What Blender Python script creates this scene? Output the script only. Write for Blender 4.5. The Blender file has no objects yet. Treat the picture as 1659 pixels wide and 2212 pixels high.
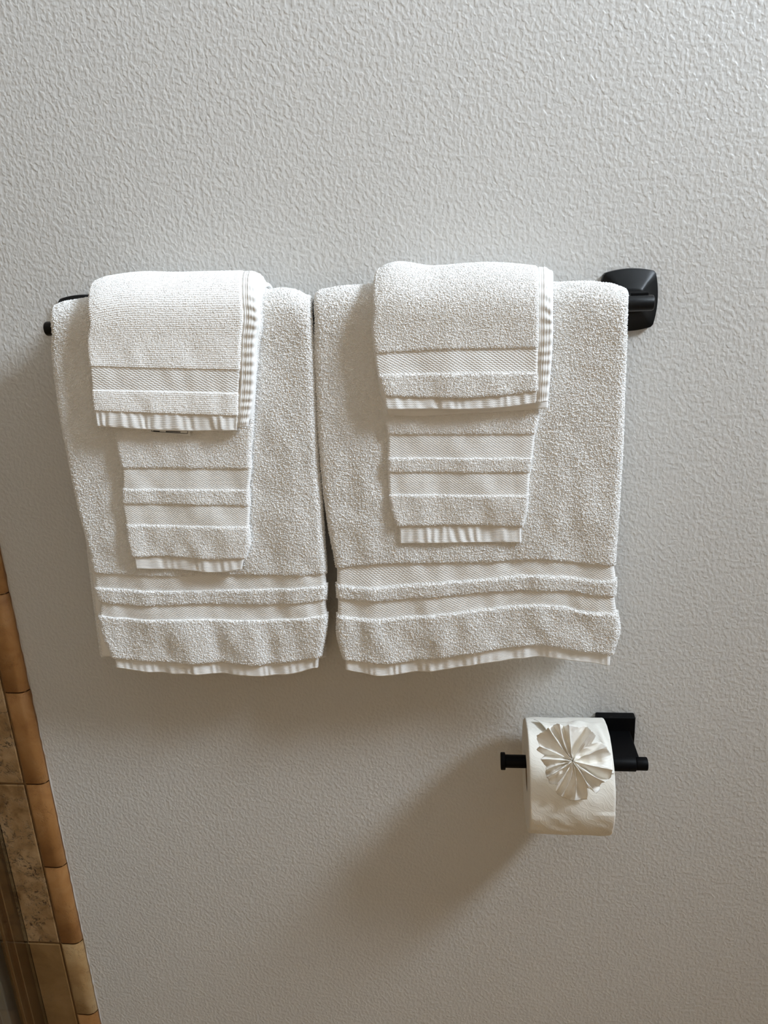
import bpy, math
import numpy as np
from mathutils import Matrix, Vector

# ------------------------------------------------------------------ camera
F, CX, CY = 1661.0, 829.5, 1106.0
_h = np.array([-15300.0, 234.0, F])
_v = np.array([(234 * 5200 + F * F) / 15300, 5200.0, F])
AX = -_h / np.linalg.norm(_h)
AZ = -(_v - _h * (_v @ _h) / (_h @ _h)); AZ /= np.linalg.norm(AZ)
AY = np.cross(AZ, AX)
DIST, EYE = 0.93, 1.35            # camera to wall, eye height
sc = bpy.context.scene
cam_d = bpy.data.cameras.new('camera')
cam = bpy.data.objects.new('camera', cam_d)
sc.collection.objects.link(cam)
R = np.array([[AX[0], -AX[1], -AX[2]], [AY[0], -AY[1], -AY[2]], [AZ[0], -AZ[1], -AZ[2]]])
M4 = Matrix([list(R[i]) + [(0, -DIST, EYE)[i]] for i in range(3)] + [[0, 0, 0, 1]])
cam.matrix_world = M4
cam_d.sensor_fit = 'VERTICAL'
cam_d.sensor_height = 24.0
cam_d.lens = 24.0 * F / 2212.0
cam_d.clip_start = 0.02
sc.camera = cam


def P(px, py, d):
    """world point seen at a photo pixel, on the plane d metres in front of the wall"""
    r = np.array([px - CX, py - CY, F])
    w = np.array([r @ AX, r @ AY, r @ AZ])
    t = (DIST - d) / w[1]
    return np.array([w[0] * t, -d, EYE + w[2] * t])


# ------------------------------------------------------------------ light and exposure
sc.view_settings.view_transform = 'Standard'
sc.view_settings.look = 'None'
sc.view_settings.gamma = 1.0
sc.view_settings.use_curve_mapping = False
sc.view_settings.exposure = 0.0
world = bpy.data.worlds.new('world'); sc.world = world
world.use_nodes = True
world.node_tree.nodes['Background'].inputs[0].default_value = (0.9, 0.85, 0.8, 1)
world.node_tree.nodes['Background'].inputs[1].default_value = 0.05
sc.cycles.max_bounces = 10
sc.cycles.diffuse_bounces = 8
sc.cycles.use_denoising = True
sc.cycles.sample_clamp_indirect = 4.0


def area(name, loc, target, sx, sy, power, col):
    l = bpy.data.lights.new(name, 'AREA'); l.shape = 'RECTANGLE'
    l.size = sx; l.size_y = sy; l.energy = power; l.color = col
    o = bpy.data.objects.new(name, l); sc.collection.objects.link(o)
    o.location = loc
    d = Vector(target) - Vector(loc)
    o.rotation_euler = d.to_track_quat('-Z', 'Y').to_euler()
    return o


WIN = (1.93, -0.92, 2.74)          # centre of the high window in the right wall
area('window_daylight', WIN, (-0.1, -0.1, 2.45), 0.62, 0.82, 145.0, (0.765, 0.88, 1.0))
area('warm_fill', (-0.35, -2.40, 1.25), (-0.3, 0, 1.1), 0.9, 1.6, 5.2, (1.0, 0.80, 0.52))  # added warm fill from behind the camera, its source is unseen

# ------------------------------------------------------------------ helpers
rng = np.random.default_rng(7)


def mesh_obj(name, V, Fc, mat, parent=None, smooth=True, uv=None):
    """V (n,3); Fc list of arrays of faces with equal size, or one array"""
    V = np.asarray(V, dtype=np.float32)
    if not isinstance(Fc, (list, tuple)): Fc = [Fc]
    me = bpy.data.meshes.new(name)
    me.vertices.add(len(V)); me.vertices.foreach_set('co', V.ravel())
    idx = np.concatenate([np.asarray(f, dtype=np.int32).ravel() for f in Fc])
    tot = np.concatenate([np.full(len(f), np.asarray(f).shape[1], dtype=np.int32) for f in Fc])
    st = np.concatenate([[0], np.cumsum(tot)[:-1]]).astype(np.int32)
    me.loops.add(len(idx)); me.loops.foreach_set('vertex_index', idx)
    me.polygons.add(len(tot)); me.polygons.foreach_set('loop_start', st)
    me.polygons.foreach_set('use_smooth', np.full(len(tot), smooth, dtype=bool))
    me.update(calc_edges=True)
    if uv is not None:
        l = me.uv_layers.new(name='UVMap')
        l.data.foreach_set('uv', np.asarray(uv, dtype=np.float32)[idx].ravel())
    me.validate()
    me.materials.append(mat)
    o = bpy.data.objects.new(name, me); sc.collection.objects.link(o)
    if parent is not None:
        o.parent = parent
        if parent.type == 'EMPTY':
            o.matrix_parent_inverse = Matrix.Translation(parent.location).inverted()
    return o


def thing(name, label, cat, loc, group=None):
    o = bpy.data.objects.new(name, None); sc.collection.objects.link(o)
    o.empty_display_size = 0.05
    o.location = loc; o['label'] = label; o['category'] = cat
    if group: o['group'] = group
    return o


def box_vf(x0, x1, y0, y1, z0, z1):
    V = np.array([[x, y, z] for z in (z0, z1) for y in (y0, y1) for x in (x0, x1)], float)
    Fq = np.array([[0, 2, 3, 1], [4, 5, 7, 6], [0, 1, 5, 4], [2, 6, 7, 3], [0, 4, 6, 2], [1, 3, 7, 5]])
    return V, Fq


def join(parts):
    Vs, Fs, n = [], {}, 0
    for V, Fq in parts:
        V = np.asarray(V)
        for f in (Fq if isinstance(Fq, (list, tuple)) else [Fq]):
            f = np.asarray(f); Fs.setdefault(f.shape[1], []).append(f + n)
        Vs.append(V); n += len(V)
    return np.concatenate(Vs), [np.concatenate(f) for f in Fs.values()]


def bevel(o, w, seg=3):
    m = o.modifiers.new('bevel', 'BEVEL'); m.width = w; m.segments = seg; m.limit_method = 'ANGLE'
    m.harden_normals = False
    return o


def tube_x(x0, x1, y, z, prof, n=40):
    """lathe around an x axis; prof = list of (x, r)"""
    th = np.linspace(0, 2 * np.pi, n, endpoint=False)
    V = np.array([[x, y + r * np.cos(t), z + r * np.sin(t)] for x, r in prof for t in th])
    k = len(prof)
    Fq = [[i * n + j, i * n + (j + 1) % n, (i + 1) * n + (j + 1) % n, (i + 1) * n + j] for i in range(k - 1) for j in range(n)]
    return V, np.array(Fq)


def vnoise(x, y, seed=0):
    """smooth 2-D value noise, vectorised"""
    xi = np.floor(x).astype(np.int64); yi = np.floor(y).astype(np.int64)
    fx = x - xi; fy = y - yi
    fx = fx * fx * (3 - 2 * fx); fy = fy * fy * (3 - 2 * fy)

    def h(a, b):
        n = (a * 374761393 + b * 668265263 + seed * 1442695041) & 0x7fffffff
        n = ((n ^ (n >> 13)) * 1274126177) & 0x7fffffff
        n = n ^ (n >> 16)
        return (n & 0xffff) / 32767.5 - 1.0
    return (h(xi, yi) * (1 - fx) + h(xi + 1, yi) * fx) * (1 - fy) + (h(xi, yi + 1) * (1 - fx) + h(xi + 1, yi + 1) * fx) * fy


# ------------------------------------------------------------------ materials
def new_mat(name, col, rough=0.6, metal=0.0, spec=0.5, sheen=0.0):
    m = bpy.data.materials.new(name); m.use_nodes = True
    b = m.node_tree.nodes['Principled BSDF']
    b.inputs['Base Color'].default_value = (*col, 1)
    b.inputs['Roughness'].default_value = rough
    b.inputs['Metallic'].default_value = metal
    b.inputs['Specular IOR Level'].default_value = spec
    if sheen:
        b.inputs['Sheen Weight'].default_value = sheen
        b.inputs['Sheen Roughness'].default_value = 0.5
    return m, m.node_tree, b


def node(nt, t, **kw):
    n = nt.nodes.new(t)
    for k, v in kw.items():
        if hasattr(n, k) and k not in n.inputs: setattr(n, k, v)
        else: n.inputs[k].default_value = v
    return n


def ramp(nt, src, stops):
    r = nt.nodes.new('ShaderNodeValToRGB')
    e = r.color_ramp.elements
    while len(e) < len(stops): e.new(0.5)
    for i, (p, c) in enumerate(stops):
        e[i].position = p; e[i].color = (*c, 1) if len(c) == 3 else c
    nt.links.new(src, r.inputs[0])
    return r


def wall_paint():
    m, nt, b = new_mat('painted_textured_plaster', (0.62, 0.605, 0.58), 0.42, spec=0.5)
    tc = nt.nodes.new('ShaderNodeTexCoord')
    mp = nt.nodes.new('ShaderNodeMapping'); nt.links.new(tc.outputs['Object'], mp.inputs[0])
    mp.inputs['Scale'].default_value = (1, 1, 0.82)
    n1 = node(nt, 'ShaderNodeTexNoise', Scale=235.0, Detail=1.0, Roughness=0.4, Distortion=0.35)
    n2 = node(nt, 'ShaderNodeTexNoise', Scale=105.0, Detail=1.5, Roughness=0.45, Distortion=0.2)
    n3 = node(nt, 'ShaderNodeTexNoise', Scale=420.0, Detail=2.0)
    for n in (n1, n2, n3): nt.links.new(mp.outputs[0], n.inputs['Vector'])
    r1 = nt.nodes.new('ShaderNodeMapRange'); r1.interpolation_type = 'SMOOTHSTEP'
    r1.inputs['From Min'].default_value = 0.30; r1.inputs['From Max'].default_value = 0.74
    nt.links.new(n1.outputs['Fac'], r1.inputs['Value'])
    a = node(nt, 'ShaderNodeMath', operation='MULTIPLY_ADD')
    nt.links.new(n2.outputs['Fac'], a.inputs[0]); a.inputs[1].default_value = 0.9
    nt.links.new(r1.outputs[0], a.inputs[2])
    c = node(nt, 'ShaderNodeMath', operation='MULTIPLY_ADD')
    nt.links.new(n3.outputs['Fac'], c.inputs[0]); c.inputs[1].default_value = 0.052
    nt.links.new(a.outputs[0], c.inputs[2])
    bp = nt.nodes.new('ShaderNodeBump'); bp.inputs['Strength'].default_value = 1.0
    bp.inputs['Distance'].default_value = 0.00042
    nt.links.new(c.outputs[0], bp.inputs['Height']); nt.links.new(bp.outputs[0], b.inputs['Normal'])
    return m


def travertine(name, c1, c2, c3, pit=0.5, scale=14.0, rough=0.45):
    m, nt, b = new_mat(name, c1, rough)
    tc = nt.nodes.new('ShaderNodeTexCoord')
    n1 = node(nt, 'ShaderNodeTexNoise', Scale=scale, Detail=6.0, Roughness=0.6, Distortion=0.6)
    n2 = node(nt, 'ShaderNodeTexNoise', Scale=190.0, Detail=3.0, Roughness=0.6, Distortion=1.0)
    n3 = node(nt, 'ShaderNodeTexNoise', Scale=38.0, Detail=3.0)
    for n in (n1, n2, n3): nt.links.new(tc.outputs['Object'], n.inputs['Vector'])
    r = ramp(nt, n1.outputs['Fac'], [(0.32, c2), (0.5, c1), (0.68, c3)])
    mr = nt.nodes.new('ShaderNodeMapRange'); mr.inputs['From Min'].default_value = 0.50; mr.inputs['From Max'].default_value = 0.66
    nt.links.new(n2.outputs['Fac'], mr.inputs['Value'])
    mr3 = nt.nodes.new('ShaderNodeMapRange'); mr3.inputs['From Min'].default_value = 0.40; mr3.inputs['From Max'].default_value = 0.6
    nt.links.new(n3.outputs['Fac'], mr3.inputs['Value'])
    mu = node(nt, 'ShaderNodeMath', operation='MULTIPLY'); nt.links.new(mr.outputs[0], mu.inputs[0]); nt.links.new(mr3.outputs[0], mu.inputs[1])
    mu2 = node(nt, 'ShaderNodeMath', operation='MULTIPLY'); nt.links.new(mu.outputs[0], mu2.inputs[0]); mu2.inputs[1].default_value = pit
    mix = nt.nodes.new('ShaderNodeMix'); mix.data_type = 'RGBA'
    nt.links.new(mu2.outputs[0], mix.inputs['Factor']); nt.links.new(r.outputs[0], mix.inputs['A'])
    mix.inputs['B'].default_value = (c2[0] * 0.35, c2[1] * 0.32, c2[2] * 0.3, 1)
    nt.links.new(mix.outputs['Result'], b.inputs['Base Color'])
    bp = nt.nodes.new('ShaderNodeBump'); bp.inputs['Strength'].default_value = 0.8; bp.inputs['Distance'].default_value = 0.0015
    bp.invert = True
    nt.links.new(mu2.outputs[0], bp.inputs['Height']); nt.links.new(bp.outputs[0], b.inputs['Normal'])
    return m


M_WALL = wall_paint()
M_PLAIN, _, _ = new_mat('plain_wall_paint', (0.58, 0.52, 0.45), 0.7)
M_CEIL, _, _ = new_mat('ceiling_paint', (0.78, 0.78, 0.76), 0.8)
M_FLOOR = travertine('floor_tile', (0.33, 0.21, 0.095), (0.26, 0.16, 0.07), (0.40, 0.27, 0.13), 0.2, 3.0)
M_TRAV = travertine('rough_travertine', (0.27, 0.155, 0.064), (0.14, 0.068, 0.020), (0.37, 0.235, 0.115), 1.0, 30.0)
M_TRAV2 = travertine('smooth_travertine', (0.20, 0.108, 0.036), (0.150, 0.076, 0.022), (0.245, 0.137, 0.052), 0.15, 16.0)
M_TRIM = travertine('bullnose_stone', (0.30, 0.138, 0.042), (0.22, 0.094, 0.025), (0.35, 0.177, 0.062), 0.18, 26.0)
M_TRIM2 = travertine('pale_bullnose_stone', (0.37, 0.23, 0.10), (0.28, 0.155, 0.058), (0.44, 0.30, 0.150), 0.30, 20.0)
M_GROUT, _, _ = new_mat('brown_grout', (0.22, 0.125, 0.05), 0.9)
M_CAULK, _, _ = new_mat('white_caulk', (0.50, 0.46, 0.42), 0.5)
M_BLACK, nt_, b_ = new_mat('satin_black_metal', (0.0035, 0.004, 0.0045), 0.40, spec=0.26)
M_BLACK2, _, _ = new_mat('flat_black_metal', (0.0022, 0.0022, 0.0026), 0.5, spec=0.09)
M_CHROME, _, _ = new_mat('polished_bronze_metal', (0.40, 0.27, 0.17), 0.25, metal=1.0)
M_SEAL, _, _ = new_mat('grey_vinyl_seal', (0.24, 0.22, 0.19), 0.4)
M_GLASS, _, gb = new_mat('clear_glass', (0.93, 0.98, 0.96), 0.02)
gb.inputs['Transmission Weight'].default_value = 1.0; gb.inputs['IOR'].default_value = 1.45


def cloth(name, col, sheen=0.25):
    m, nt, b = new_mat(name, col, 0.85, spec=0.25, sheen=sheen)
    tc = nt.nodes.new('ShaderNodeTexCoord')
    n = node(nt, 'ShaderNodeTexNoise', Scale=2600.0, Detail=2.0)
    nt.links.new(tc.outputs['Object'], n.inputs['Vector'])
    bp = nt.nodes.new('ShaderNodeBump'); bp.inputs['Strength'].default_value = 0.35; bp.inputs['Distance'].default_value = 0.0002
    nt.links.new(n.outputs['Fac'], bp.inputs['Height']); nt.links.new(bp.outputs[0], b.inputs['Normal'])
    return m


M_TERRY = cloth('white_terry_cotton', (0.985, 0.972, 0.953), 0.25)
M_WEAVE = cloth('white_woven_cotton', (0.89, 0.878, 0.855), 0.1)
M_TAG, _, _ = new_mat('white_satin_tag', (0.82, 0.81, 0.79), 0.5)
M_INK, _, _ = new_mat('black_ink', (0.03, 0.03, 0.035), 0.6)
M_CORE, _, _ = new_mat('cardboard', (0.30, 0.22, 0.15), 0.9)


def tissue():
    m, nt, b = new_mat('embossed_tissue', (0.86, 0.83, 0.76), 0.9, spec=0.15, sheen=0.1)
    tc = nt.nodes.new('ShaderNodeTexCoord')
    w = node(nt, 'ShaderNodeTexWave', Scale=85.0, Distortion=12.0, Detail=1.0); w.inputs['Detail Scale'].default_value = 0.8
    w.wave_type = 'BANDS'; w.bands_direction = 'DIAGONAL'
    v = node(nt, 'ShaderNodeTexVoronoi', Scale=620.0)
    n = node(nt, 'ShaderNodeTexNoise', Scale=45.0, Detail=4.0)
    for q in (w, v, n): nt.links.new(tc.outputs['UV'] if False else tc.outputs['Object'], q.inputs['Vector'])
    r = ramp(nt, w.outputs['Fac'], [(0.78, (0, 0, 0)), (0.95, (1, 1, 1))])
    mu = node(nt, 'ShaderNodeMath', operation='MULTIPLY'); nt.links.new(r.outputs[0], mu.inputs[0]); nt.links.new(v.outputs['Distance'], mu.inputs[1])
    ad = node(nt, 'ShaderNodeMath', operation='MULTIPLY_ADD'); nt.links.new(n.outputs['Fac'], ad.inputs[0]); ad.inputs[1].default_value = 0.35
    nt.links.new(mu.outputs[0], ad.inputs[2])
    bp = nt.nodes.new('ShaderNodeBump'); bp.inputs['Strength'].default_value = 0.4; bp.inputs['Distance'].default_value = 0.0005
    nt.links.new(ad.outputs[0], bp.inputs['Height']); nt.links.new(bp.outputs[0], b.inputs['Normal'])
    return m


M_TISSUE = tissue()
M_PAPER, _nt, _b = new_mat('thin_tissue_paper', (0.93, 0.91, 0.86), 0.9, spec=0.15)
_n = node(_nt, 'ShaderNodeTexNoise', Scale=420.0, Detail=3.0); _tc = _nt.nodes.new('ShaderNodeTexCoord')
_nt.links.new(_tc.outputs['Object'], _n.inputs['Vector'])
_bp = _nt.nodes.new('ShaderNodeBump'); _bp.inputs['Strength'].default_value = 0.4; _bp.inputs['Distance'].default_value = 0.0005
_nt.links.new(_n.outputs['Fac'], _bp.inputs['Height']); _nt.links.new(_bp.outputs[0], _b.inputs['Normal'])


# ------------------------------------------------------------------ the room
def struct(name, parts, m, smooth=False):
    V, Fq = join(parts); o = mesh_obj(name, V, Fq, m, smooth=smooth); o['kind'] = 'structure'; return o


XL_, XR_, YF, ZC = -1.55, 1.62, -2.45, 3.3
struct('wall_back', [box_vf(XL_, XR_, 0, 0.12, 0, ZC)], M_WALL)
struct('floor', [box_vf(XL_ - .1, XR_ + .1, YF - .1, 0.12, -0.1, 0)], M_FLOOR)
struct('ceiling', [box_vf(XL_ - .1, XR_ + .1, YF - .1, 0.12, ZC, ZC + .1)], M_CEIL)
struct('wall_left', [box_vf(XL_ - .12, XL_, YF, 0, 0, ZC)], M_TRAV2)
struct('wall_front', [box_vf(XL_, -0.85, YF - .12, YF, 0, ZC), box_vf(.15, XR_, YF - .12, YF, 0, ZC), box_vf(-.85, .15, YF - .12, YF, 2.1, ZC)], M_PLAIN)
wy0, wy1, wz0, wz1 = -1.20, -0.56, 2.28, 3.12
struct('wall_right', [box_vf(XR_, XR_ + .34, wy1, 0.12, 0, ZC), box_vf(XR_, XR_ + .34, YF, wy0, 0, ZC),
                      box_vf(XR_, XR_ + .34, wy0, wy1, 0, wz0), box_vf(XR_, XR_ + .34, wy0, wy1, wz1, ZC)], M_PLAIN)
fr = struct('window_1', [box_vf(XR_ + .14, XR_ + .19, wy0, wy0 + .03, wz0, wz1), box_vf(XR_ + .14, XR_ + .19, wy1 - .03, wy1, wz0, wz1),
                         box_vf(XR_ + .14, XR_ + .19, wy0 + .03, wy1 - .03, wz0, wz0 + .03), box_vf(XR_ + .14, XR_ + .19, wy0 + .03, wy1 - .03, wz1 - .03, wz1)], M_CEIL)

# ------------------------------------------------------------------ shower surround on the left: bullnose edge, field tile, jamb, glass
TX = -0.6355                        # wall paint meets the trim here
TW = 0.033                          # width of a bullnose piece
TH = 0.013                          # how far tile stands off the wall
trims = [0.175, 0.3275, 0.4805, 0.6345, 0.7905, 0.944, 1.097]
zs = [0.022] + trims + [1.25, 1.403, 1.556, 1.709, 1.862, 2.015]


def bullnose(x1, x0, z0, z1, mat, name):
    g = 0.0008; z0 += g; z1 -= g; n = 14
    pr = [(x1, 0.0), (x1, TH * .25)]
    for k in range(n + 1):
        a = k / n * math.pi / 2
        pr.append((x1 - .013 * (1 - math.cos(a)), -0 + TH * .25 + (TH * .85) * math.sin(a)))
    pr += [(x0 + .004, TH * 1.08), (x0 + .001, TH * 1.0), (x0, TH * .85), (x0, 0)]
    pr = np.array(pr); zz = [z0, z0 + .0008, z1 - .0008, z1]
    V = []
    for i, z in enumerate(zz):
        k = .0007 if i in (0, 3) else 0
        for x, d in pr: V.append((x, -max(d - k, 0), z))
    m_ = len(pr)
    Fq = np.array([[i * m_ + j, i * m_ + j + 1, (i + 1) * m_ + j + 1, (i + 1) * m_ + j] for i in range(3) for j in range(m_ - 1)])
    caps = np.array([list(range(m_)), list(range(3 * m_, 4 * m_))[::-1]])
    return V, [Fq, caps]


tr = bpy.data.objects.new('shower_tile_surround', None); sc.collection.objects.link(tr)
tr['kind'] = 'structure'; tr.name = 'trim_1'
for i in range(len(zs) - 1):
    V, Fq = bullnose(TX, TX - TW, zs[i], zs[i + 1], None, '')
    mesh_obj('bullnose_tile', V, Fq, M_TRIM2 if i == 1 else M_TRIM, tr)
V, Fq = box_vf(XL_, TX - .003, -TH * .72, 0, 0, 2.015)
mesh_obj('grout', V, Fq, M_GROUT, tr, False)
# caulk bead, slightly uneven
nz = 400; zz = np.linspace(0.0, 2.015, nz); rr = 0.0008 + 0.0005 * vnoise(zz * 90, zz * 0, 3)
V = []
for z, r in zip(zz, rr):
    for k in range(6):
        a = k / 5 * math.pi / 2 * 1.0
        V.append((TX - .0005 + r * 1.4 * math.cos(a), -r * 2.0 * math.sin(a), z))
Fq = [[i * 6 + j, i * 6 + j + 1, (i + 1) * 6 + j + 1, (i + 1) * 6 + j] for i in range(nz - 1) for j in range(5)]
mesh_obj('caulk_bead', V, np.array(Fq), M_CAULK, tr)
fz = [0.022, 0.3255, 0.633, 0.94, 1.25, 1.556, 1.862, 2.015]
for k in range(7):
    for (xa, xb) in ((TX - TW - .003, TX - TW - .305), (TX - TW - .308, TX - TW - .610), (TX - TW - .613, XL_)):
        V, Fq = box_vf(xb, xa, -TH, -TH * .3, fz[k] + .0022, fz[k + 1] - .0022)
        bevel(mesh_obj('field_tile', V, Fq, M_TRAV if k in (1, 2) else M_TRAV2, tr, False), .0012, 2)

# shower enclosure: wall jamb with a seal, glass panel and outer edge
gx = -0.7255                         # glass plane
en = thing('shower_screen', 'metal framed glass shower screen mounted on the brown tile at lower left', 'shower screen', (gx - .02, -TH, 0))
V, Fq = box_vf(gx - .0018, gx + .0018, -0.62, -TH, 0.03, 1.98)
mesh_obj('glass_panel', V, Fq, M_GLASS, en, False)
V, Fq = box_vf(gx - .0200, gx - .0060, -TH - .024, -TH, 0.02, 1.98); bevel(mesh_obj('wall_jamb', V, Fq, M_CHROME, en, False), .0015, 3)
V, Fq = box_vf(gx - .0175, gx - .0120, -TH - .034, -TH - .022, 0.02, 1.98); bevel(mesh_obj('strike_rail', V, Fq, M_CHROME, en, False), .0010, 2)
V, Fq = box_vf(gx - .0655, gx - .049, -0.036, -TH, 0.02, 1.98); bevel(mesh_obj('seal', V, Fq, M_SEAL, en, False), .002, 3)
V, Fq = box_vf(gx - .0200, gx + .0080, -0.62, -TH - .0345, 0.0, 0.03); mesh_obj('bottom_rail', V, Fq, M_CHROME, en, False)

# ------------------------------------------------------------------ towel bar
BY, BZ = 0.065, 1.300
BX0, BX1 = -0.4790, 0.1990


def wall_plate(cx, cz, w, h, parent):
    """bowed square plate, its four faces rising like a low pyramid towards a small flat"""
    n = 12; rings = []
    def outline(k, bow, rr):
        pts = []
        cs = [(-w, -h), (w, -h), (w, h), (-w, h)]
        for i in range(4):
            a = np.array(cs[i]); b = np.array(cs[(i + 1) % 4]); nrm = np.array([(b - a)[1], -(b - a)[0]]); nrm = nrm / np.linalg.norm(nrm)
            for t in np.linspace(rr, 1 - rr, n):
                q = a + (b - a) * t + nrm * bow * (1 - (2 * t - 1) ** 2)
                pts.append(q * k)
        return pts
    prof = [(1.0, 0.0), (1.0, .0055), (.985, .0068), (.93, .0078), (.62, .0160), (.42, .0230), (.36, .0242)]
    V = []
    for k, d in prof:
        for q in outline(k, .0042, .035): V.append((cx + q[0], -d, cz + q[1]))
    m = 4 * n
    Fq = [[i * m + j, i * m + (j + 1) % m, (i + 1) * m + (j + 1) % m, (i + 1) * m + j] for i in range(len(prof) - 1) for j in range(m)]
    cap = [list(range((len(prof) - 1) * m, len(prof) * m))]
    o = mesh_obj('wall_plate', V, [np.array(Fq), np.array(cap)], M_BLACK, parent, True)
    o.modifiers.new('es', 'EDGE_SPLIT').split_angle = math.radians(32)
    return o


tb = thing('towel_bar', 'black metal towel bar on the wall carrying all the white towels', 'towel bar', (-0.14, 0, BZ))
for cx_, sg in ((-0.4615, 1), (0.1845, -1)):
    wall_plate(cx_, 1.3005, .0283, .0302, tb)
    V, Fq = box_vf(cx_ - .0095, cx_ + .0095, -BY, -.020, BZ - .0078, BZ + .0112)
    bevel(mesh_obj('neck', V, Fq, M_BLACK2, tb, False), .0012, 2)
xa, xb = BX0, BX1


def rod(x0, x1, r, y, z, nm, parent, mat, e=.002):
    V, Fq = tube_x(x0, x1, y, z, [(x0, .0001), (x0, r - e), (x0 + e * .3, r - e * .3), (x0 + e, r), (x1 - e, r), (x1 - e * .3, r - e * .3), (x1, r - e), (x1, .0001)], 48)
    return mesh_obj(nm, V, Fq, mat, parent)


rod(xa, xa + .045, .0082, -BY, BZ, 'end_sleeve', tb, M_BLACK)
rod(xb - .045, xb, .0082, -BY, BZ, 'end_sleeve', tb, M_BLACK)
rod(xa + .04, xb - .04, .0068, -BY, BZ, 'bar', tb, M_BLACK)


# ------------------------------------------------------------------ towels
NS = 41
SG = np.linspace(0, 1, NS)


def line_pts(pts, n=NS):
    """polyline of photo points across a towel, resampled evenly in x with a smooth curve"""
    p = np.array(pts, float)
    xs = np.linspace(p[0, 0], p[-1, 0], n)
    if len(p) < 3: return np.stack([xs, np.interp(xs, p[:, 0], p[:, 1])], 1)
    ys = np.zeros(n); x = p[:, 0]; y = p[:, 1]
    m = np.gradient(y, x)
    k = np.clip(np.searchsorted(x, xs) - 1, 0, len(x) - 2)
    h = x[k + 1] - x[k]; t = (xs - x[k]) / h
    ys = (2 * t**3 - 3 * t**2 + 1) * y[k] + (t**3 - 2 * t**2 + t) * h * m[k] + (-2 * t**3 + 3 * t**2) * y[k + 1] + (t**3 - t**2) * h * m[k + 1]
    return np.stack([xs, ys], 1)


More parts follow.
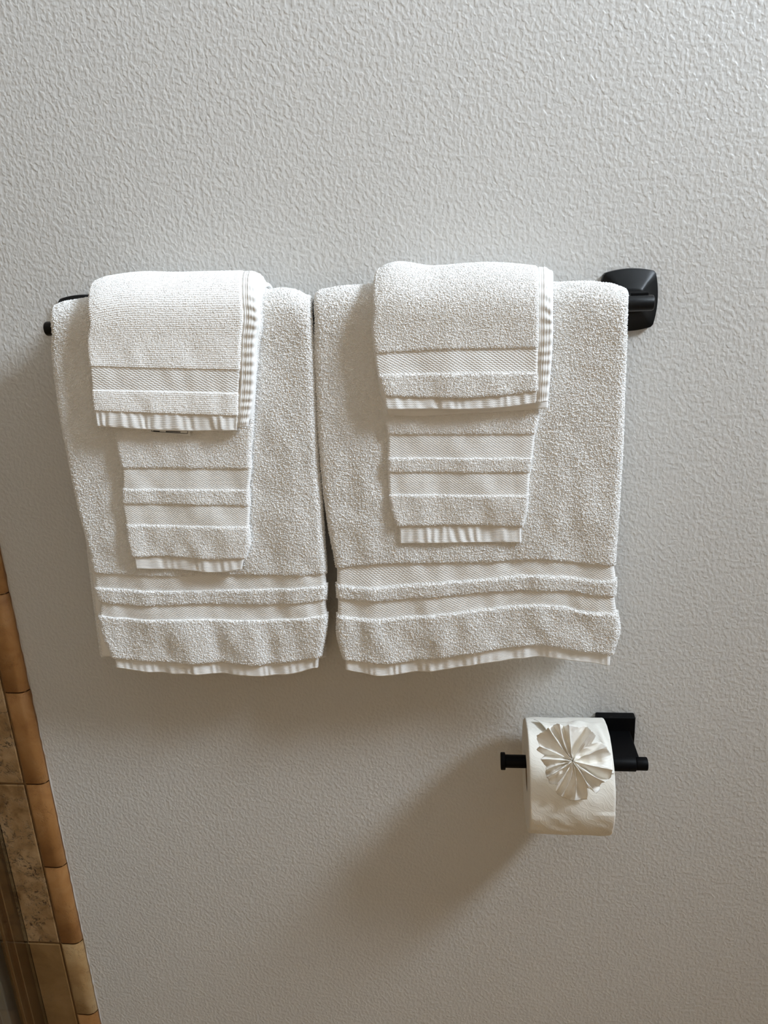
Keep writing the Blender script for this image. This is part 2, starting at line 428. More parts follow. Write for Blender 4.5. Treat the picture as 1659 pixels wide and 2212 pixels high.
class Towel:
    """a folded pad draped over the bar: a path over the bar, swept with a flat rounded section"""
    def __init__(s, inner, h, lines, apex, d_end, back, drift=None, wr=0.002, seed=1, wf=1.0):
        s.hh = h / 2; s.wr = wr; s.seed = seed; s.wf = wf
        rho = inner + s.hh
        dtop = BY + rho + s.hh
        zmin = P(*lines[-1][len(lines[-1]) // 2][:2], dtop)[2]
        keys = []                                   # centre line rows (NS,3)
        ap = line_pts(apex)
        A = np.array([P(x, y, BY) for x, y in ap]); zc = A[:, 2] - rho - s.hh
        Ax = np.array([P(x, y, BY) for x, y in ap])[:, 0]
        zcm = float(zc.mean())
        fronts = []; f0 = None
        for ln in lines:
            lp = line_pts(ln)
            z0 = P(lp[NS // 2][0], lp[NS // 2][1], dtop)[2]
            u = np.clip((zcm - z0) / max(zcm - zmin, 1e-6), 0, 1)
            d = dtop + (d_end - dtop) * u ** 0.8
            row = np.array([P(x, y, d) for x, y in lp])
            e0 = P(lp[0][0], lp[0][1], d - s.hh)[0]; e1 = P(lp[-1][0], lp[-1][1], d - s.hh)[0]
            row[:, 0] = e0 + (e1 - e0) * SG
            row[:, 1] += s.hh
            if f0 is None: f0 = row
            if row[:, 2].max() < zcm - .010: fronts.append(row)
        bx0, bx1, bz, bd = back                     # back panel bottom: x0, x1, z, distance from wall
        nb = 5
        xi = Ax                                     # x across at the apex
        bt = np.stack([xi, np.full(NS, -(BY - rho)), zc], 1)
        for k in range(nb):
            t = k / nb
            r = np.stack([bx0 + (bx1 - bx0) * SG, np.full(NS, -bd), np.full(NS, bz)], 1)
            row = r + (bt - r) * t
            row[:, 1] = -(bd + (BY - rho - bd) * t ** 0.7)
            keys.append(row)
        na = 13
        for k in range(na):
            a = k / (na - 1) * math.pi
            w = 0.5 - 0.5 * math.cos(a)
            x = xi if a < math.pi / 2 else xi + (f0[:, 0] - xi) * (w - .5) * 2
            keys.append(np.stack([x, -(BY - rho * math.cos(a)) * np.ones(NS), zc + rho * math.sin(a)], 1))
        s.kf = len(keys) - (len(lines) - len(fronts))                            # first front key
        keys += fronts
        s.K = np.array(keys)
        seg = np.linalg.norm(np.diff(s.K[:, NS // 2], axis=0), axis=1)
        s.T = np.concatenate([[0], np.cumsum(seg)])
        s.apexT = s.T[nb + na // 2]
        # catmull tangents along T
        s.D = np.gradient(s.K, s.T, axis=0)

    def at(s, T):
        T = np.asarray(T); k = np.clip(np.searchsorted(s.T, T, side='right') - 1, 0, len(s.T) - 2)
        h = (s.T[k + 1] - s.T[k])[:, None, None]; t = ((T - s.T[k])[:, None, None]) / h
        C = (2 * t**3 - 3 * t**2 + 1) * s.K[k] + (t**3 - 2 * t**2 + t) * h * s.D[k] + (-2 * t**3 + 3 * t**2) * s.K[k + 1] + (t**3 - t**2) * h * s.D[k + 1]
        e = 1e-3
        return C

    def section(s, T, step, hscale, inset, endround=(0, 0), disp=None, edge_n=9, both=False):
        """grid of vertices for rows T; returns pos, columns info"""
        C = s.at(T); Tm = np.diff(s.T).mean()
        C2 = s.at(np.clip(T + 2e-3, 0, s.T[-1])); C1 = s.at(np.clip(T - 2e-3, 0, s.T[-1]))
        tg = C2 - C1; tg[:, :, 0] = 0
        tg /= np.linalg.norm(tg, axis=2, keepdims=True) + 1e-12
        N = np.stack([np.zeros_like(tg[:, :, 0]), tg[:, :, 2], -tg[:, :, 1]], 2)    # outward
        W = C[:, -1, 0] - C[:, 0, 0]
        wm = float(W.mean())
        nf = max(int(wm / step), 8)
        hh = s.hh * hscale * np.ones(len(T))
        dist0 = T - T[0]; dist1 = T[-1] - T
        if endround[0]: q = np.clip(dist0 / endround[0], 0, 1); hh = hh * np.sqrt(np.clip(1 - (1 - q) ** 2, .0, 1)) + 3e-5
        if endround[1]: q = np.clip(dist1 / endround[1], 0, 1); hh = hh * np.sqrt(np.clip(1 - (1 - q) ** 2, .0, 1)) + 3e-5
        cols = []                                   # (s, ex, en)
        for k in range(nf + 1): cols.append((k / nf, 0, 1))
        for k in range(1, edge_n): a = k / edge_n * math.pi; cols.append((1, math.sin(a), math.cos(a)))
        nbk = max(nf // 4, 4)
        for k in range(nbk + 1): cols.append((1 - k / nbk, 0, -1))
        for k in range(1, edge_n): a = k / edge_n * math.pi; cols.append((0, -math.sin(a), -math.cos(a)))
        cols = np.array(cols)
        ins = inset + hh                            # rows
        sx_ = ins[:, None] / W[:, None] + cols[None, :, 0] * (1 - 2 * ins / W)[:, None]
        f = np.clip(sx_, 0, 1) * (NS - 1); i0 = np.clip(f.astype(int), 0, NS - 2); fr_ = (f - i0)[..., None]
        ri = np.arange(len(T))[:, None]
        base = C[ri, i0] * (1 - fr_) + C[ri, i0 + 1] * fr_
        nn = N[ri, i0] * (1 - fr_) + N[ri, i0 + 1] * fr_
        pos = base + nn * (hh[:, None] * cols[None, :, 2])[..., None]
        pos[:, :, 0] += hh[:, None] * cols[None, :, 1]
        # gentle folds of the pad, strongest low on the front panel
        k0 = s.T[17]; amt = np.clip((T - k0) / max(s.T[-1] - k0, 1e-6), 0, 1) * .85 + .15
        xx = base[:, :, 0]; tt = T[:, None] * np.ones_like(xx)
        wv = vnoise(xx * 26 * s.wf + s.seed * 3.1, tt * 13 * s.wf, s.seed) + .55 * vnoise(xx * 60 * s.wf, tt * 38 * s.wf, s.seed + 5)
        front = (cols[None, :, 2] > -.2) * (.35 + .65 * np.clip(cols[None, :, 2], 0, 1))
        if both: front = np.ones_like(front) * .9
        edge = np.minimum(1, np.minimum(sx_, 1 - sx_) * 9 + .25)
        pos += nn * (wv * s.wr * amt[:, None] * front * edge)[..., None]
        if disp is not None:
            fade = np.clip(dist1 / .0035, 0, 1)[:, None] if endround[1] else 1.0
            pos += nn * (fade * disp(base[:, :, 0], tt, sx_) * np.sign(cols[None, :, 2] + 1e-6) * np.clip(np.abs(cols[None, :, 2]) * 2, 0, 1))[..., None]
        return pos, cols

    def add(s, name, T0, T1, step, hscale, inset, parent, mat, endround=(0, 0), disp=None, pile=None, rowstep=None, edge_n=9, both=False):
        nr = max(int((T1 - T0) / (rowstep or step)), 3)
        T = np.linspace(T0, T1, nr + 1)
        pos, cols = s.section(T, step, hscale, inset, endround, disp=disp, edge_n=edge_n, both=both)
        nc = pos.shape[1]
        V = pos.reshape(-1, 3)
        i, j = np.meshgrid(np.arange(nr), np.arange(nc), indexing='ij'); j2 = (j + 1) % nc
        Fq = np.stack([i * nc + j, i * nc + j2, (i + 1) * nc + j2, (i + 1) * nc + j], -1).reshape(-1, 4)
        parts = [(V, [Fq])]
        if pile:
            A, B, Cc, Dd = (V[Fq[:, k]] for k in range(4))
            n = np.cross(B - Dd, Cc - A); area_ = np.linalg.norm(n, axis=1); n /= area_[:, None] + 1e-12
            cen = (A + B + Cc + Dd) / 4
            # make normals point outwards: compare with the section centre of the row
            rowc = pos.mean(axis=1)[i.ravel()]
            jj = j.ravel(); en = cols[jj, 2]; ex = cols[jj, 1]
            ref = cen - s_center(pos, cols)[i.ravel(), jj]
            sgn = np.sign(np.einsum('ij,ij->i', n, ref)); sgn[sgn == 0] = 1
            n *= sgn[:, None]
            Tr = T[i.ravel()]
            front = Tr > s.apexT - 0.02
            keep = (front & (en > -.75)) | (~front & (np.abs(ex) > .05))
            keep &= area_ > 1e-9
            # density: number of loops per quad from its area
            dens = pile['density'] * 1e6 * area_ / 2
            cnt = np.floor(dens + rng.random(len(dens))).astype(int) * keep
            idx = np.repeat(np.arange(len(cnt)), cnt)
            if pile.get('grid'):
                idx = np.nonzero(keep)[0]
            u, v = rng.random((2, len(idx)))
            if pile.get('grid'): u = .5 + (u - .5) * pile['jit']; v = .5 + (v - .5) * pile['jit']
            p = (A[idx] * (1 - u)[:, None] + B[idx] * u[:, None]) * (1 - v)[:, None] + (Dd[idx] * (1 - u)[:, None] + Cc[idx] * u[:, None]) * v[:, None]
            rx = (B - A)[idx]; rx /= np.linalg.norm(rx, axis=1)[:, None] + 1e-12
            parts.append(loops(p, n[idx], rx, **{k: pile[k] for k in ('H', 'w', 'r', 'spread', 'droop', 'a0')}))
        V2, F2 = join(parts)
        return mesh_obj(name, V2, F2, mat, parent)


def s_center(pos, cols):
    """for every quad the middle line of the pad (mean of the front and back vertices of that side)"""
    c = pos.mean(axis=1, keepdims=True) * np.ones((1, pos.shape[1], 1))
    c = c.copy()
    en = cols[:, 2]
    # flat faces: reference straight behind the vertex
    fr_ = np.nonzero(en == 1)[0]; bk = np.nonzero(en == -1)[0]
    xs = pos[:, :, 0]
    mid_y = (pos[:, fr_, 1].mean(1) + pos[:, bk, 1].mean(1)) / 2
    mid_z = (pos[:, fr_, 2].mean(1) + pos[:, bk, 2].mean(1)) / 2
    x0 = xs.min(1); x1 = xs.max(1); h = (x1 - x0) * .03
    c[:, :, 0] = np.clip(xs, (x0 + h)[:, None], (x1 - h)[:, None])
    # local offset: use mean front->back vector, keep sag in z out of it
    f_mean = pos[:, fr_].mean(1); b_mean = pos[:, bk].mean(1)
    off = (b_mean - f_mean) / 2; off[:, 0] = 0
    for k in range(pos.shape[1]):
        if en[k] == 1: c[:, k] = pos[:, k] + off
        elif en[k] == -1: c[:, k] = pos[:, k] - off
        else:
            c[:, k, 1:] = pos[:, k, 1:] + off[:, 1:] * en[k]
            c[:, k, 0] = pos[:, k, 0] - np.sign(cols[k, 1]) * .002
    return c


def loops(p, n, rx, H, w, r, spread, droop, a0):
    """terry loops: little arches of yarn standing on the cloth"""
    m = len(p); K = 5
    ry = np.cross(n, rx)
    ang = a0 + (rng.random(m) - .5) * math.pi * spread
    tau = rx * np.cos(ang)[:, None] + ry * np.sin(ang)[:, None]
    lean = (rng.normal(size=(m, 1)) * .35 * tau + rng.normal(size=(m, 1)) * .45 * np.cross(n, tau))
    lean[:, 2] -= droop
    up = n + lean; up /= np.linalg.norm(up, axis=1)[:, None]
    Hh = H * (.65 + .7 * rng.random(m)); ww = w * (.6 + .8 * rng.random(m))
    bq = np.cross(tau, up); bq /= np.linalg.norm(bq, axis=1)[:, None] + 1e-9
    skew = rng.normal(size=m) * .3
    V = np.zeros((m, K, 3, 3))
    for k in range(K):
        th = math.pi * k / (K - 1)
        rad = tau * math.cos(th) + up * math.sin(th)
        c = p + tau * (ww * (math.cos(th) + skew * math.sin(th)))[:, None] + up * (Hh * math.sin(th) - .0003)[:, None]
        for q in range(3):
            a = 2 * math.pi * q / 3
            V[:, k, q] = c + r * (rad * math.cos(a) + bq * math.sin(a))
    base = (np.arange(m) * K * 3)[:, None, None, None]
    k = np.arange(K - 1)[None, :, None, None]; q = np.arange(3)[None, None, :, None]
    f = np.concatenate([base + k * 3 + q, base + k * 3 + (q + 1) % 3, base + (k + 1) * 3 + (q + 1) % 3, base + (k + 1) * 3 + q], -1)
    return V.reshape(-1, 3), f.reshape(-1, 4)


def twill(px=.0044, py=.0019, amp=.00038):
    """the small slanted lozenges of the woven band"""
    def f(x, t, s_):
        v = t / py; row = np.floor(v); fv = v - row
        u = (x - (t - row * py) * 1.2) / px - row * .64
        fu = u - np.floor(u)
        return amp * (np.sin(np.pi * fu) ** .6 * np.sin(np.pi * fv) ** .6 * 2 - 1)
    return f


def hemw(period=.0105, seed=0, amp=.0012):
    """hem puckers with fine lengthwise ribs"""
    def f(x, t, s_):
        ph = x / period + .5 * vnoise(x * 60, t * 20, seed)
        pk = vnoise(ph * 1.3, t * 25, seed + 3) * amp * .6 + .5 * amp * np.sin(ph * 2 * np.pi) * (.6 + .4 * vnoise(x * 30, t * 0, seed + 8))
        rib = np.sin(t * 2 * np.pi / .0021 + .9 * np.sin(x * 2 * np.pi / .0026)) * .00013
        return pk + rib
    return f


BATH = dict(density=.60, H=.0015, w=.00078, r=.00050, spread=1.5, droop=.30, a0=1.4)
HAND = dict(density=.85, H=.0010, w=.00065, r=.00040, spread=1.2, droop=.2, a0=1.4)
FINE = dict(density=1, grid=True, jit=.3, H=.0007, w=.00062, r=.00048, spread=.2, droop=.10, a0=1.05)
G1 = 'white towels hung over the black bar'


def zones(t, parent, spec, pile, bandkw, terry_step, hem_seed, hem_h=.5, terry_name='terry_cloth', zstep=.00048, hem_inset=.004, band_inset=.002, rstep=None, terry_inset=.0012):
    """spec: list of (kind, key index of its lower line), from the top"""
    first = True; T0 = 0.0; terry_parts = []
    for kind, ki in spec:
        T1 = t.T[t.kf + ki]; Tk = T1
        if kind == 'terry': T1 -= .0012
        if kind == 'terry':
            o = t.add(terry_name if first else 'terry_stripe', T0 if first else T0 - .0005, T1, terry_step, 1.0, terry_inset, parent, M_TERRY,
                      endround=(.004 if first else .0035, .0035), pile=pile, rowstep=rstep)
        elif kind == 'band':
            o = t.add('woven_band', T0 - .004, T1 + .004, zstep, .72, band_inset, parent, M_WEAVE, disp=twill(**bandkw))
        else:
            o = t.add('hem', T0 - .005, T1, zstep, hem_h, hem_inset, parent, M_WEAVE, endround=(0, .0022), disp=hemw(seed=hem_seed), both=True)
        T0 = Tk; first = False


# left bath towel
LB = Towel(.0085, .0150,
    lines=[[(110, 690), (676, 690)], [(113, 760), (681, 760)], [(131, 900), (686, 870)], [(150, 1000), (690, 980)], [(170, 1100), (698, 1080)],
           [(190, 1175), (703, 1165)],
           [(203, 1241), (330, 1246), (538, 1247), (708, 1243)],
           [(205, 1268), (330, 1274), (473, 1275), (587, 1272), (709, 1265)],
           [(216, 1302), (261, 1309), (408, 1309), (587, 1310), (708, 1301)],
           [(214, 1329), (300, 1336), (408, 1337), (570, 1340), (710, 1329)],
           [(222, 1370), (400, 1374), (600, 1376), (707, 1369)],
           [(243, 1424), (317, 1432), (489, 1436), (603, 1438), (696, 1424)],
           [(246, 1446), (317, 1456), (489, 1461), (636, 1461), (694, 1446)]],
    apex=[(113, 676), (120, 664), (132, 656), (160, 650), (250, 639), (400, 631), (560, 628), (650, 633), (676, 650)],
    d_end=.080, back=(-0.505, -0.19, P(215, 1412, .022)[2], .026), wr=.0034, seed=3)
bl = thing('bath_towel', 'wide white bath towel folded over the left half of the black bar', 'towel', (-.32, -BY, BZ), G1)
zones(LB, bl, [('terry', 6), ('band', 7), ('terry', 8), ('band', 9), ('terry', 11), ('hem', 12)], BATH, {}, .0019, 11, rstep=.0019)

# right bath towel
RB = Towel(.0085, .0150,
    lines=[[(678, 665), (1357, 652)], [(679, 760), (1354, 760)], [(683, 850), (1350, 850)], [(688, 950), (1347, 950)], [(700, 1080), (1341, 1060)],
           [(712, 1160), (1335, 1150)],
           [(725, 1232), (827, 1223), (1071, 1217), (1185, 1212), (1261, 1222), (1330, 1226)],
           [(725, 1263), (784, 1268), (911, 1260), (1050, 1251), (1164, 1242), (1227, 1248), (1291, 1255), (1333, 1254)],
           [(727, 1297), (784, 1302), (932, 1294), (1122, 1280), (1206, 1282), (1291, 1292), (1331, 1295)],
           [(727, 1328), (776, 1336), (911, 1330), (1080, 1313), (1164, 1308), (1206, 1311), (1270, 1323), (1335, 1326)],
           [(727, 1375), (900, 1372), (1100, 1354), (1200, 1352), (1340, 1366)],
           [(740, 1428), (805, 1436), (995, 1419), (1080, 1406), (1185, 1400), (1270, 1413), (1326, 1420)],
           [(740, 1449), (805, 1462), (911, 1458), (1080, 1434), (1185, 1426), (1248, 1433), (1324, 1445)]],
    apex=[(679, 650), (690, 632), (710, 625), (760, 618), (820, 614), (1000, 612), (1200, 612), (1310, 614), (1340, 622), (1357, 648)],
    d_end=.084, back=(-0.165, .17, P(1000, 1385, .03)[2], .030), wr=.0034, seed=8)
br_ = thing('bath_towel', 'wide white bath towel folded over the right half of the bar, wavy lower hem', 'towel', (0, -BY, BZ), G1)
zones(RB, br_, [('terry', 6), ('band', 7), ('terry', 8), ('band', 9), ('terry', 11), ('hem', 12)], BATH, {}, .0019, 21, rstep=.0019)

# left hand towel
LH = Towel(.0245, .0085,
    lines=[[(205, 660), (566, 655)], [(215, 760), (560, 760)], [(232, 850), (553, 850)], [(247, 930), (549, 930)], [(256, 981), (545, 981)],
           [(264, 1015), (408, 1016), (546, 1017)],
           [(265, 1055), (408, 1056), (542, 1057)],
           [(265, 1092), (440, 1095), (543, 1097)],
           [(272, 1133), (375, 1135), (541, 1137)],
           [(278, 1177), (543, 1178)],
           [(286, 1207), (391, 1208), (473, 1212), (533, 1209)],
           [(290, 1231), (408, 1236), (489, 1238), (528, 1231)]],
    apex=[(200, 618), (240, 606), (400, 603), (530, 606), (575, 616)],
    d_end=.094, back=(-.46, -.245, 1.06, .022), wr=.0024, seed=13)
ob = thing('hand_towel', 'narrow white hand towel on the left bath towel, below the tagged washcloth', 'towel', (-.34, -.1, BZ), G1)
zones(LH, ob, [('terry', 5), ('band', 6), ('terry', 7), ('band', 8), ('terry', 10), ('hem', 11)], HAND, dict(px=.0040, py=.0018, amp=.0003), .0016, 31, hem_inset=.0030, band_inset=.0012, rstep=.0016)

# right hand towel
RH = Towel(.0245, .0085,
    lines=[[(810, 660), (1180, 655)], [(814, 760), (1174, 760)], [(820, 850), (1168, 850)], [(830, 915), (1163, 915)],
           [(835, 943), (1000, 943), (1158, 942)],
           [(835, 988), (1153, 988)],
           [(836, 1025), (1147, 1025)],
           [(838, 1068), (1144, 1069)],
           [(843, 1103), (1140, 1106)],
           [(856, 1141), (995, 1139), (1132, 1142)],
           [(858, 1177), (1000, 1176), (1132, 1175)]],
    apex=[(818, 600), (850, 592), (1000, 590), (1150, 592), (1188, 603)],
    d_end=.094, back=(-.06, .12, 1.04, .022), wr=.0024, seed=17)
ob = thing('hand_towel', 'narrow white hand towel on the right bath towel, hanging below a folded washcloth', 'towel', (-.01, -.1, BZ), G1)
zones(RH, ob, [('terry', 4), ('band', 5), ('terry', 6), ('band', 7), ('terry', 9), ('hem', 10)], HAND, dict(px=.0040, py=.0018, amp=.0003), .0016, 41, hem_inset=.0030, band_inset=.0012, rstep=.0016)

# left washcloth: an inner fold that shows at the right, and the outer fold with band and hem
wl = thing('washcloth', 'folded white washcloth with flat ribbed weave and a white tag, on the left hand towel', 'towel', (-.34, -.12, BZ), G1)
LWi = Towel(.0325, .0045,
    lines=[[(196, 660), (560, 655)], [(197, 740), (557, 740)], [(200, 830), (553, 830)], [(212, 895), (547, 895)], [(215, 915), (545, 908)]],
    apex=[(206, 612), (240, 602), (400, 597), (540, 598), (580, 612)],
    d_end=.101, back=(-.46, -.23, 1.10, .016), wr=.0008, seed=23)
LWi.add('inner_fold', LWi.T[3], LWi.T[-1], .0008, 1, 0, wl, M_WEAVE, endround=(0, .002), disp=hemw(.009, 5, .0005))
LW = Towel(.0365, .0070,
    lines=[[(189, 660), (526, 655)], [(190, 734), (524, 734)],
           [(195, 798), (350, 802), (522, 806)],
           [(199, 839), (350, 842), (519, 846)],
           [(205, 893), (300, 897), (408, 901), (518, 904)],
           [(209, 923), (311, 929), (446, 933), (516, 931)]],
    apex=[(205, 608), (222, 600), (260, 592), (400, 588), (528, 585)],
    d_end=.108, back=(-.46, -.25, 1.12, .012), wr=.0018, seed=29, wf=1.3)
zones(LW, wl, [('terry', 2), ('band', 3), ('terry', 4), ('hem', 5)], FINE, dict(px=.0056, py=.0021, amp=.0004), .00155, 51, hem_h=.6, hem_inset=.001, band_inset=.0008, rstep=.00222, terry_inset=.0004)
LWs = Towel(.0365, .0062,
    lines=[[(524, 660), (557, 655)], [(522, 734), (553, 734)], [(520, 800), (551, 800)], [(517, 860), (548, 860)], [(514, 925), (536, 922)]],
    apex=[(526, 585), (545, 586), (562, 594)],
    d_end=.109, back=(-.26, -.235, 1.12, .012), wr=.0, seed=30)


def side_puck(period, seed):
    def f(x, t, s_):
        pk = np.sin(t * 2 * np.pi / period + 1.5 * vnoise(t * 50, x * 8, seed)) * .0006 * np.clip(s_ * 2.2, 0, 1)
        rib = np.sin(s_ * 34) * .00012
        groove = -.0011 * np.exp(-((s_ - .24) / .035) ** 2) - .0011 * np.exp(-((s_ - .36) / .035) ** 2)
        return pk + rib + groove
    return f


LWs.add('side_hem', LWs.T[0], LWs.T[-1], .0007, 1, 0, wl, M_WEAVE, endround=(0, .002), disp=side_puck(.0098, 4))
# printed care tag peeping out below the hem
TD = .1015
tq = [P(328, 915, TD), P(411, 915, TD), P(411, 941.5, TD), P(390, 939, TD), P(316, 933.5, TD)]
tp = np.array(tq); th_ = np.array([0, .0005, 0])
V = np.concatenate([tp, tp + th_]); n5 = 5
tagm = mesh_obj('care_tag', V, [np.array([[i, (i + 1) % 5, 5 + (i + 1) % 5, 5 + i] for i in range(5)]), np.array([[0, 1, 2, 3, 4], [9, 8, 7, 6, 5]])], M_TAG, wl, False)
tagm['label'] = 'white printed care tag'
inks = [((330, 925), (344, 932.5)), ((352, 925), (403, 932.0))]
parts = []
def strip(a, b, wpx):
    a = np.array(a, float); b = np.array(b, float); dq = (b - a) / np.linalg.norm(b - a); nq = np.array([-dq[1], dq[0]]) * wpx / 2
    q = [P(*(a + nq), TD + .0003), P(*(b + nq), TD + .0003), P(*(b - nq), TD + .0003), P(*(a - nq), TD + .0003)]
    return np.array(q), np.array([[0, 1, 2, 3]])
parts = [strip((328, 932), (405, 937), 1.1), strip((405, 937), (405.5, 920), 1.1), strip((327.5, 932), (327.5, 920), 1.1), strip((331, 931), (345, 932), 2.2), strip((358, 932), (390, 933.3), 2.2)]
V, Fq = join(parts); mesh_obj('printing', V, Fq, M_INK, tagm, False)

# right washcloth
wr_ = thing('washcloth', 'folded fluffy white washcloth with a doubled lower hem, on the right hand towel', 'towel', (-.01, -.12, BZ), G1)
RWi = Towel(.0325, .0050,
    lines=[[(812, 650), (1192, 648)], [(812, 750), (1190, 750)], [(822, 850), (1186, 830)], [(832, 880), (1184, 868)],
           [(838, 897), (889, 900), (982, 896), (1098, 889), (1184, 883)]],
    apex=[(822, 590), (900, 583), (1050, 578), (1150, 580), (1192, 592)],
    d_end=.101, back=(-.06, .125, 1.1, .016), wr=.0006, seed=37)
RWi.add('inner_fold', RWi.T[3], RWi.T[-1], .0008, 1, 0, wr_, M_WEAVE, endround=(0, .0025), disp=hemw(.010, 6, .0004))
RW = Towel(.0368, .0085,
    lines=[[(804, 650), (1166, 648)], [(802, 703), (1166, 703)],
           [(808, 769), (912, 762), (1051, 758), (1165, 756)],
           [(814, 809), (958, 805), (1164, 804)],
           [(829, 860), (940, 864), (1028, 863), (1098, 858), (1164, 848)],
           [(833, 887), (949, 886), (1028, 886), (1098, 882), (1160, 873)]],
    apex=[(812, 588), (822, 580), (940, 575), (1074, 568), (1163, 576)],
    d_end=.110, back=(-.06, .11, 1.12, .012), wr=.0018, seed=43)
zones(RW, wr_, [('terry', 2), ('band', 3), ('terry', 4), ('hem', 5)], HAND, dict(px=.0046, py=.0020, amp=.00035), .0016, 61, hem_h=.55, hem_inset=.0008, band_inset=.0008, rstep=.0016)
RWs = Towel(.0368, .0068,
    lines=[[(1161, 650), (1195, 648)], [(1161, 703), (1195, 703)], [(1160, 800), (1190, 800)], [(1158, 873), (1184, 868)]],
    apex=[(1160, 575), (1178, 578), (1195, 590)],
    d_end=.110, back=(.1, .125, 1.12, .012), wr=.0, seed=44)
RWs.add('side_hem', RWs.T[0], RWs.T[-1], .0007, 1, 0, wr_, M_WEAVE, endround=(0, .002), disp=side_puck(.0110, 9))

# ------------------------------------------------------------------ toilet paper holder and roll
HY, HZ = .070, None
a0 = P(1083, 1642, HY); a1 = P(1398, 1652, HY); HZ = float((a0[2] + a1[2]) / 2)
hd = thing('toilet_paper_holder', 'black toilet paper holder with square wall plate and open arm', 'toilet paper holder', (.19, 0, HZ))
pc = P(1329, 1586, .012)
V, Fq = box_vf(pc[0] - .0255, pc[0] + .0255, -.013, 0, pc[2] - .0265, pc[2] + .0265); bevel(mesh_obj('wall_plate', V, Fq, M_BLACK2, hd, False), .0018, 3)
V, Fq = box_vf(pc[0] - .021, pc[0] + .019, -HY, -.012, HZ - .007, HZ + .010)
bevel(mesh_obj('arm', V, Fq, M_BLACK2, hd, False), .0015, 2)
rod(a1[0] - .060, a1[0] - .0145, .0098, -HY, HZ, 'barrel', hd, M_BLACK2, .001)
rod(a1[0] - .0145, a1[0], .0084, -HY, HZ, 'end_knob', hd, M_BLACK2, .001)
rod(a0[0], a1[0] - .04, .0084, -HY, HZ, 'roller_bar', hd, M_BLACK2, .001)
rod(a0[0] - .001, a0[0] + .005, .0112, -HY, HZ, 'end_cap', hd, M_BLACK2, .001)

RR = .0705; RI = .0225
RY = HY; RZ = HZ + .0084 - RI
RY = .0765
rx0 = P(1141, 1680, .115)[0]; rx1 = P(1322, 1680, .115)[0]
tpr = thing('toilet_paper_roll', 'white embossed toilet paper roll on the black holder, decorated with a paper rosette', 'toilet paper', ((rx0 + rx1) / 2, -RY, RZ))


def roll_paper():
    n = 220; prof = []
    prof.append((rx0 + .001, RI))
    for k in range(1, 14): prof.append((rx0 + .0003 * math.sin(k * 2.1), RI + (RR - RI - .0015) * k / 13))
    prof.append((rx0 + .0008, RR - .0004)); prof.append((rx0 + .002, RR))
    for k in range(1, 40): prof.append((rx0 + .002 + (rx1 - rx0 - .004) * k / 40, RR))
    prof.append((rx1 - .002, RR)); prof.append((rx1 - .0006, RR - .0006))
    for k in range(1, 8): prof.append((rx1, RR - .001 - (RR - RI - .001) * k / 7))
    prof.append((rx0 + .001, RI))
    th = np.linspace(0, 2 * np.pi, n, endpoint=False)
    V = []
    for x, r in prof:
        u = (x - rx0) / (rx1 - rx0)
        wob = 0.0009 * vnoise(th * 3.0, np.full(n, u * 3.0), 5) + .0006 * vnoise(th * 9 + u * 3, np.full(n, u * 7.0), 6) if r > RR - .003 else 0
        rr_ = r + wob + (.0010 * u if r > RR - .003 else 0)
        flare = .0045 * np.exp(-((th - 1.25) / .22) ** 2) * np.clip(1 - (x - rx0) / .022, 0, 1) if r > RR - .003 else 0
        rr_ = rr_ + flare
        V.append(np.stack([np.full(n, x), -RY - rr_ * np.cos(th), RZ + rr_ * np.sin(th)], 1))
    V = np.concatenate(V); k = len(prof)
    i, j = np.meshgrid(np.arange(k - 1), np.arange(n), indexing='ij')
    Fq = np.stack([i * n + j, i * n + (j + 1) % n, (i + 1) * n + (j + 1) % n, (i + 1) * n + j], -1).reshape(-1, 4)
    return mesh_obj('paper', V, Fq, M_TISSUE, tpr)


roll_paper()
V, Fq = tube_x(0, 0, -RY, RZ, [(rx0 + .0015, RI + .0003), (rx0 + .0015, RI - .0008), (rx1 - .001, RI - .0008), (rx1 - .001, RI + .0003)], 60)
mesh_obj('cardboard_core', V, Fq, M_CORE, tpr)


def sheet_on_roll():
    """the loose end: the last sheet folded over the top, its left corner turned into a hollow fold"""
    nu, nv = 60, 50
    U, Vv = np.meshgrid(np.linspace(0, 1, nu), np.linspace(0, 1, nv), indexing='ij')
    left = .10 + .17 * np.clip(Vv / .38, 0, 1) ** .8
    x = rx0 + (rx1 - rx0) * (left + (.99 - left) * U)
    th = np.radians(98 - 66 * Vv * (1 - .10 * U))           # angle measured from the front, up
    lift = .0012 + .0062 * np.exp(-(U / .11) ** 2) * np.clip(1 - Vv * .5, 0, 1) * (.3 + .7 * np.sin(np.pi * np.clip(Vv * 1.6 + .12, 0, 1))) \
        + .0030 * np.exp(-((U + Vv * .8 - .62) / .10) ** 2) * (1 - Vv) \
        + .0028 * np.exp(-((U - .82 - .12 * Vv) / .045) ** 2) * np.clip(Vv * 1.6, 0, 1) + .0006 * vnoise(U * 9, Vv * 7, 3)
    rr_ = RR + lift
    V = np.stack([x, -RY - rr_ * np.cos(th), RZ + rr_ * np.sin(th)], -1).reshape(-1, 3)
    i, j = np.meshgrid(np.arange(nu - 1), np.arange(nv - 1), indexing='ij')
    Fq = np.stack([i * nv + j, (i + 1) * nv + j, (i + 1) * nv + j + 1, i * nv + j + 1], -1).reshape(-1, 4)
    o = mesh_obj('loose_end', V, Fq, M_TISSUE, tpr)
    m = o.modifiers.new('s', 'SOLIDIFY'); m.thickness = .0004
    return o


sheet_on_roll()


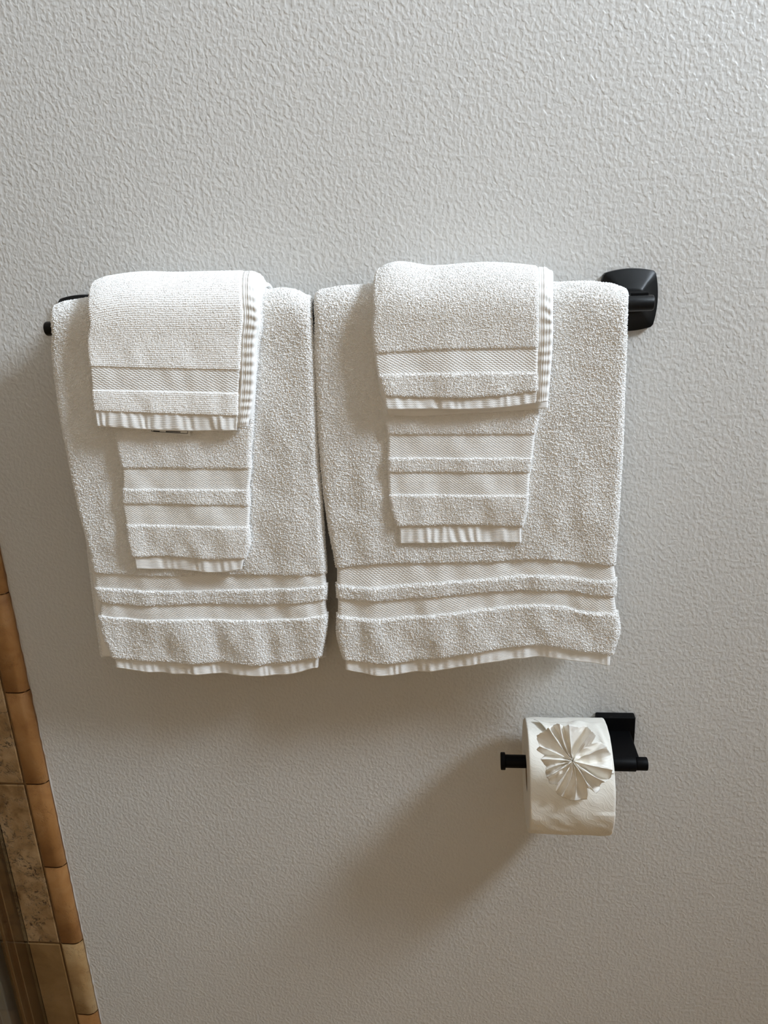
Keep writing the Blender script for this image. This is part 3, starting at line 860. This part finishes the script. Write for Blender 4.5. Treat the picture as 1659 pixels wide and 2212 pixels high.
def rosette():
    c0 = np.array([1237.0, 1644.0]); D0 = .150
    out = [(1160, 1590), (1171, 1583), (1203, 1563), (1220, 1569), (1230, 1565.5), (1251, 1571), (1263, 1567.5), (1287, 1588), (1277, 1606),
           (1299, 1603), (1322, 1635), (1322, 1662), (1317, 1684), (1299, 1691), (1289, 1715), (1277, 1705), (1268, 1702), (1268, 1727), (1258, 1728),
           (1245, 1730), (1209, 1720), (1199, 1709), (1204, 1695), (1188, 1692), (1179, 1671), (1178, 1659), (1182, 1657), (1168, 1640), (1177, 1631),
           (1159, 1620), (1166, 1610)]
    o = np.array(out, float) - c0
    ang = np.unwrap(np.arctan2(o[:, 1], o[:, 0])); rad = np.hypot(o[:, 0], o[:, 1])
    if ang[-1] < ang[0]: ang = -ang; flip = -1
    else: flip = 1
    ang = np.append(ang, ang[0] + 2 * np.pi); rad = np.append(rad, rad[0])
    na, nr = 520, 34
    A = np.linspace(ang[0], ang[0] + 2 * np.pi, na, endpoint=False)
    Rm = np.interp(A, ang, rad) * (1 + .012 * vnoise(A * 30, A * 0, 2))
    # irregular pleats: sharp ridges, broad valleys, each petal its own height and lean
    nple = 15; q = rng.random(nple) * 1.5 + .45; q = np.cumsum(q) / q.sum() * 2 * np.pi; q = np.insert(q, 0, 0.0)
    hgt = rng.random(nple + 1) * .9 + .45; hgt[-1] = hgt[0]; lean = rng.random(nple) * .5 + .25
    ph = np.interp(A - A[0], q, np.arange(nple + 1)); kk = np.clip(ph.astype(int), 0, nple - 1)
    f = ph - kk; ln = lean[kk]
    tri = np.where(f < ln, f / ln, (1 - f) / (1 - ln))
    amp_ = hgt[kk] * (1 - f) + hgt[kk + 1] * f
    zig = tri ** 1.15 * amp_
    V = []
    for k in range(nr):
        t = .02 + .98 * k / (nr - 1)
        r = Rm * t
        fine = (np.abs(np.sin(ph * 7.3)) - .5) * .0014 * t * math.exp(-((t - .45) / .35) ** 2) + (np.abs(np.sin(ph * 4.1 + 1)) - .5) * .0010 * t
        twist = flip * (A + (.20 * np.sin(ph * 2 * np.pi + .8) + .22 * np.sin(A * 2 + 1)) * (1 - t) * min(1, t * 5))
        px_ = c0[0] + r * np.cos(twist) * (1 + .015 * np.sin(ph * 9) * t); py_ = c0[1] + r * np.sin(twist)
        low = np.clip(np.sin(twist), 0, 1); up_ = np.clip(-np.sin(twist), 0, 1)
        d = .1530 + .006 * t + (zig - .45) * .0140 * t ** .6 + fine +   .0015 * vnoise(A * 7, np.full(na, t * 5), 4) + .0005 * vnoise(A * 17, np.full(na, t * 11), 14) \
            + up_ * t * (-.004 + .002 * t) - .004 * low * t ** 2 + .003 * np.sin(math.pi * t)
        if t < .24: d = d + .005 * (1 - (t / .24) ** 2)
        for a, b, dd in zip(px_, py_, d): V.append(P(a, b, dd))
    V = np.array(V)
    i, j = np.meshgrid(np.arange(nr - 1), np.arange(na), indexing='ij')
    Fq = np.stack([i * na + j, i * na + (j + 1) % na, (i + 1) * na + (j + 1) % na, (i + 1) * na + j], -1).reshape(-1, 4)
    cap = np.array([list(range(na))])
    ob_ = mesh_obj('paper_rosette', V, [Fq, cap], M_PAPER, tpr)
    m = ob_.modifiers.new('s', 'SOLIDIFY'); m.thickness = .00035; m.offset = -1
    return ob_


rosette()
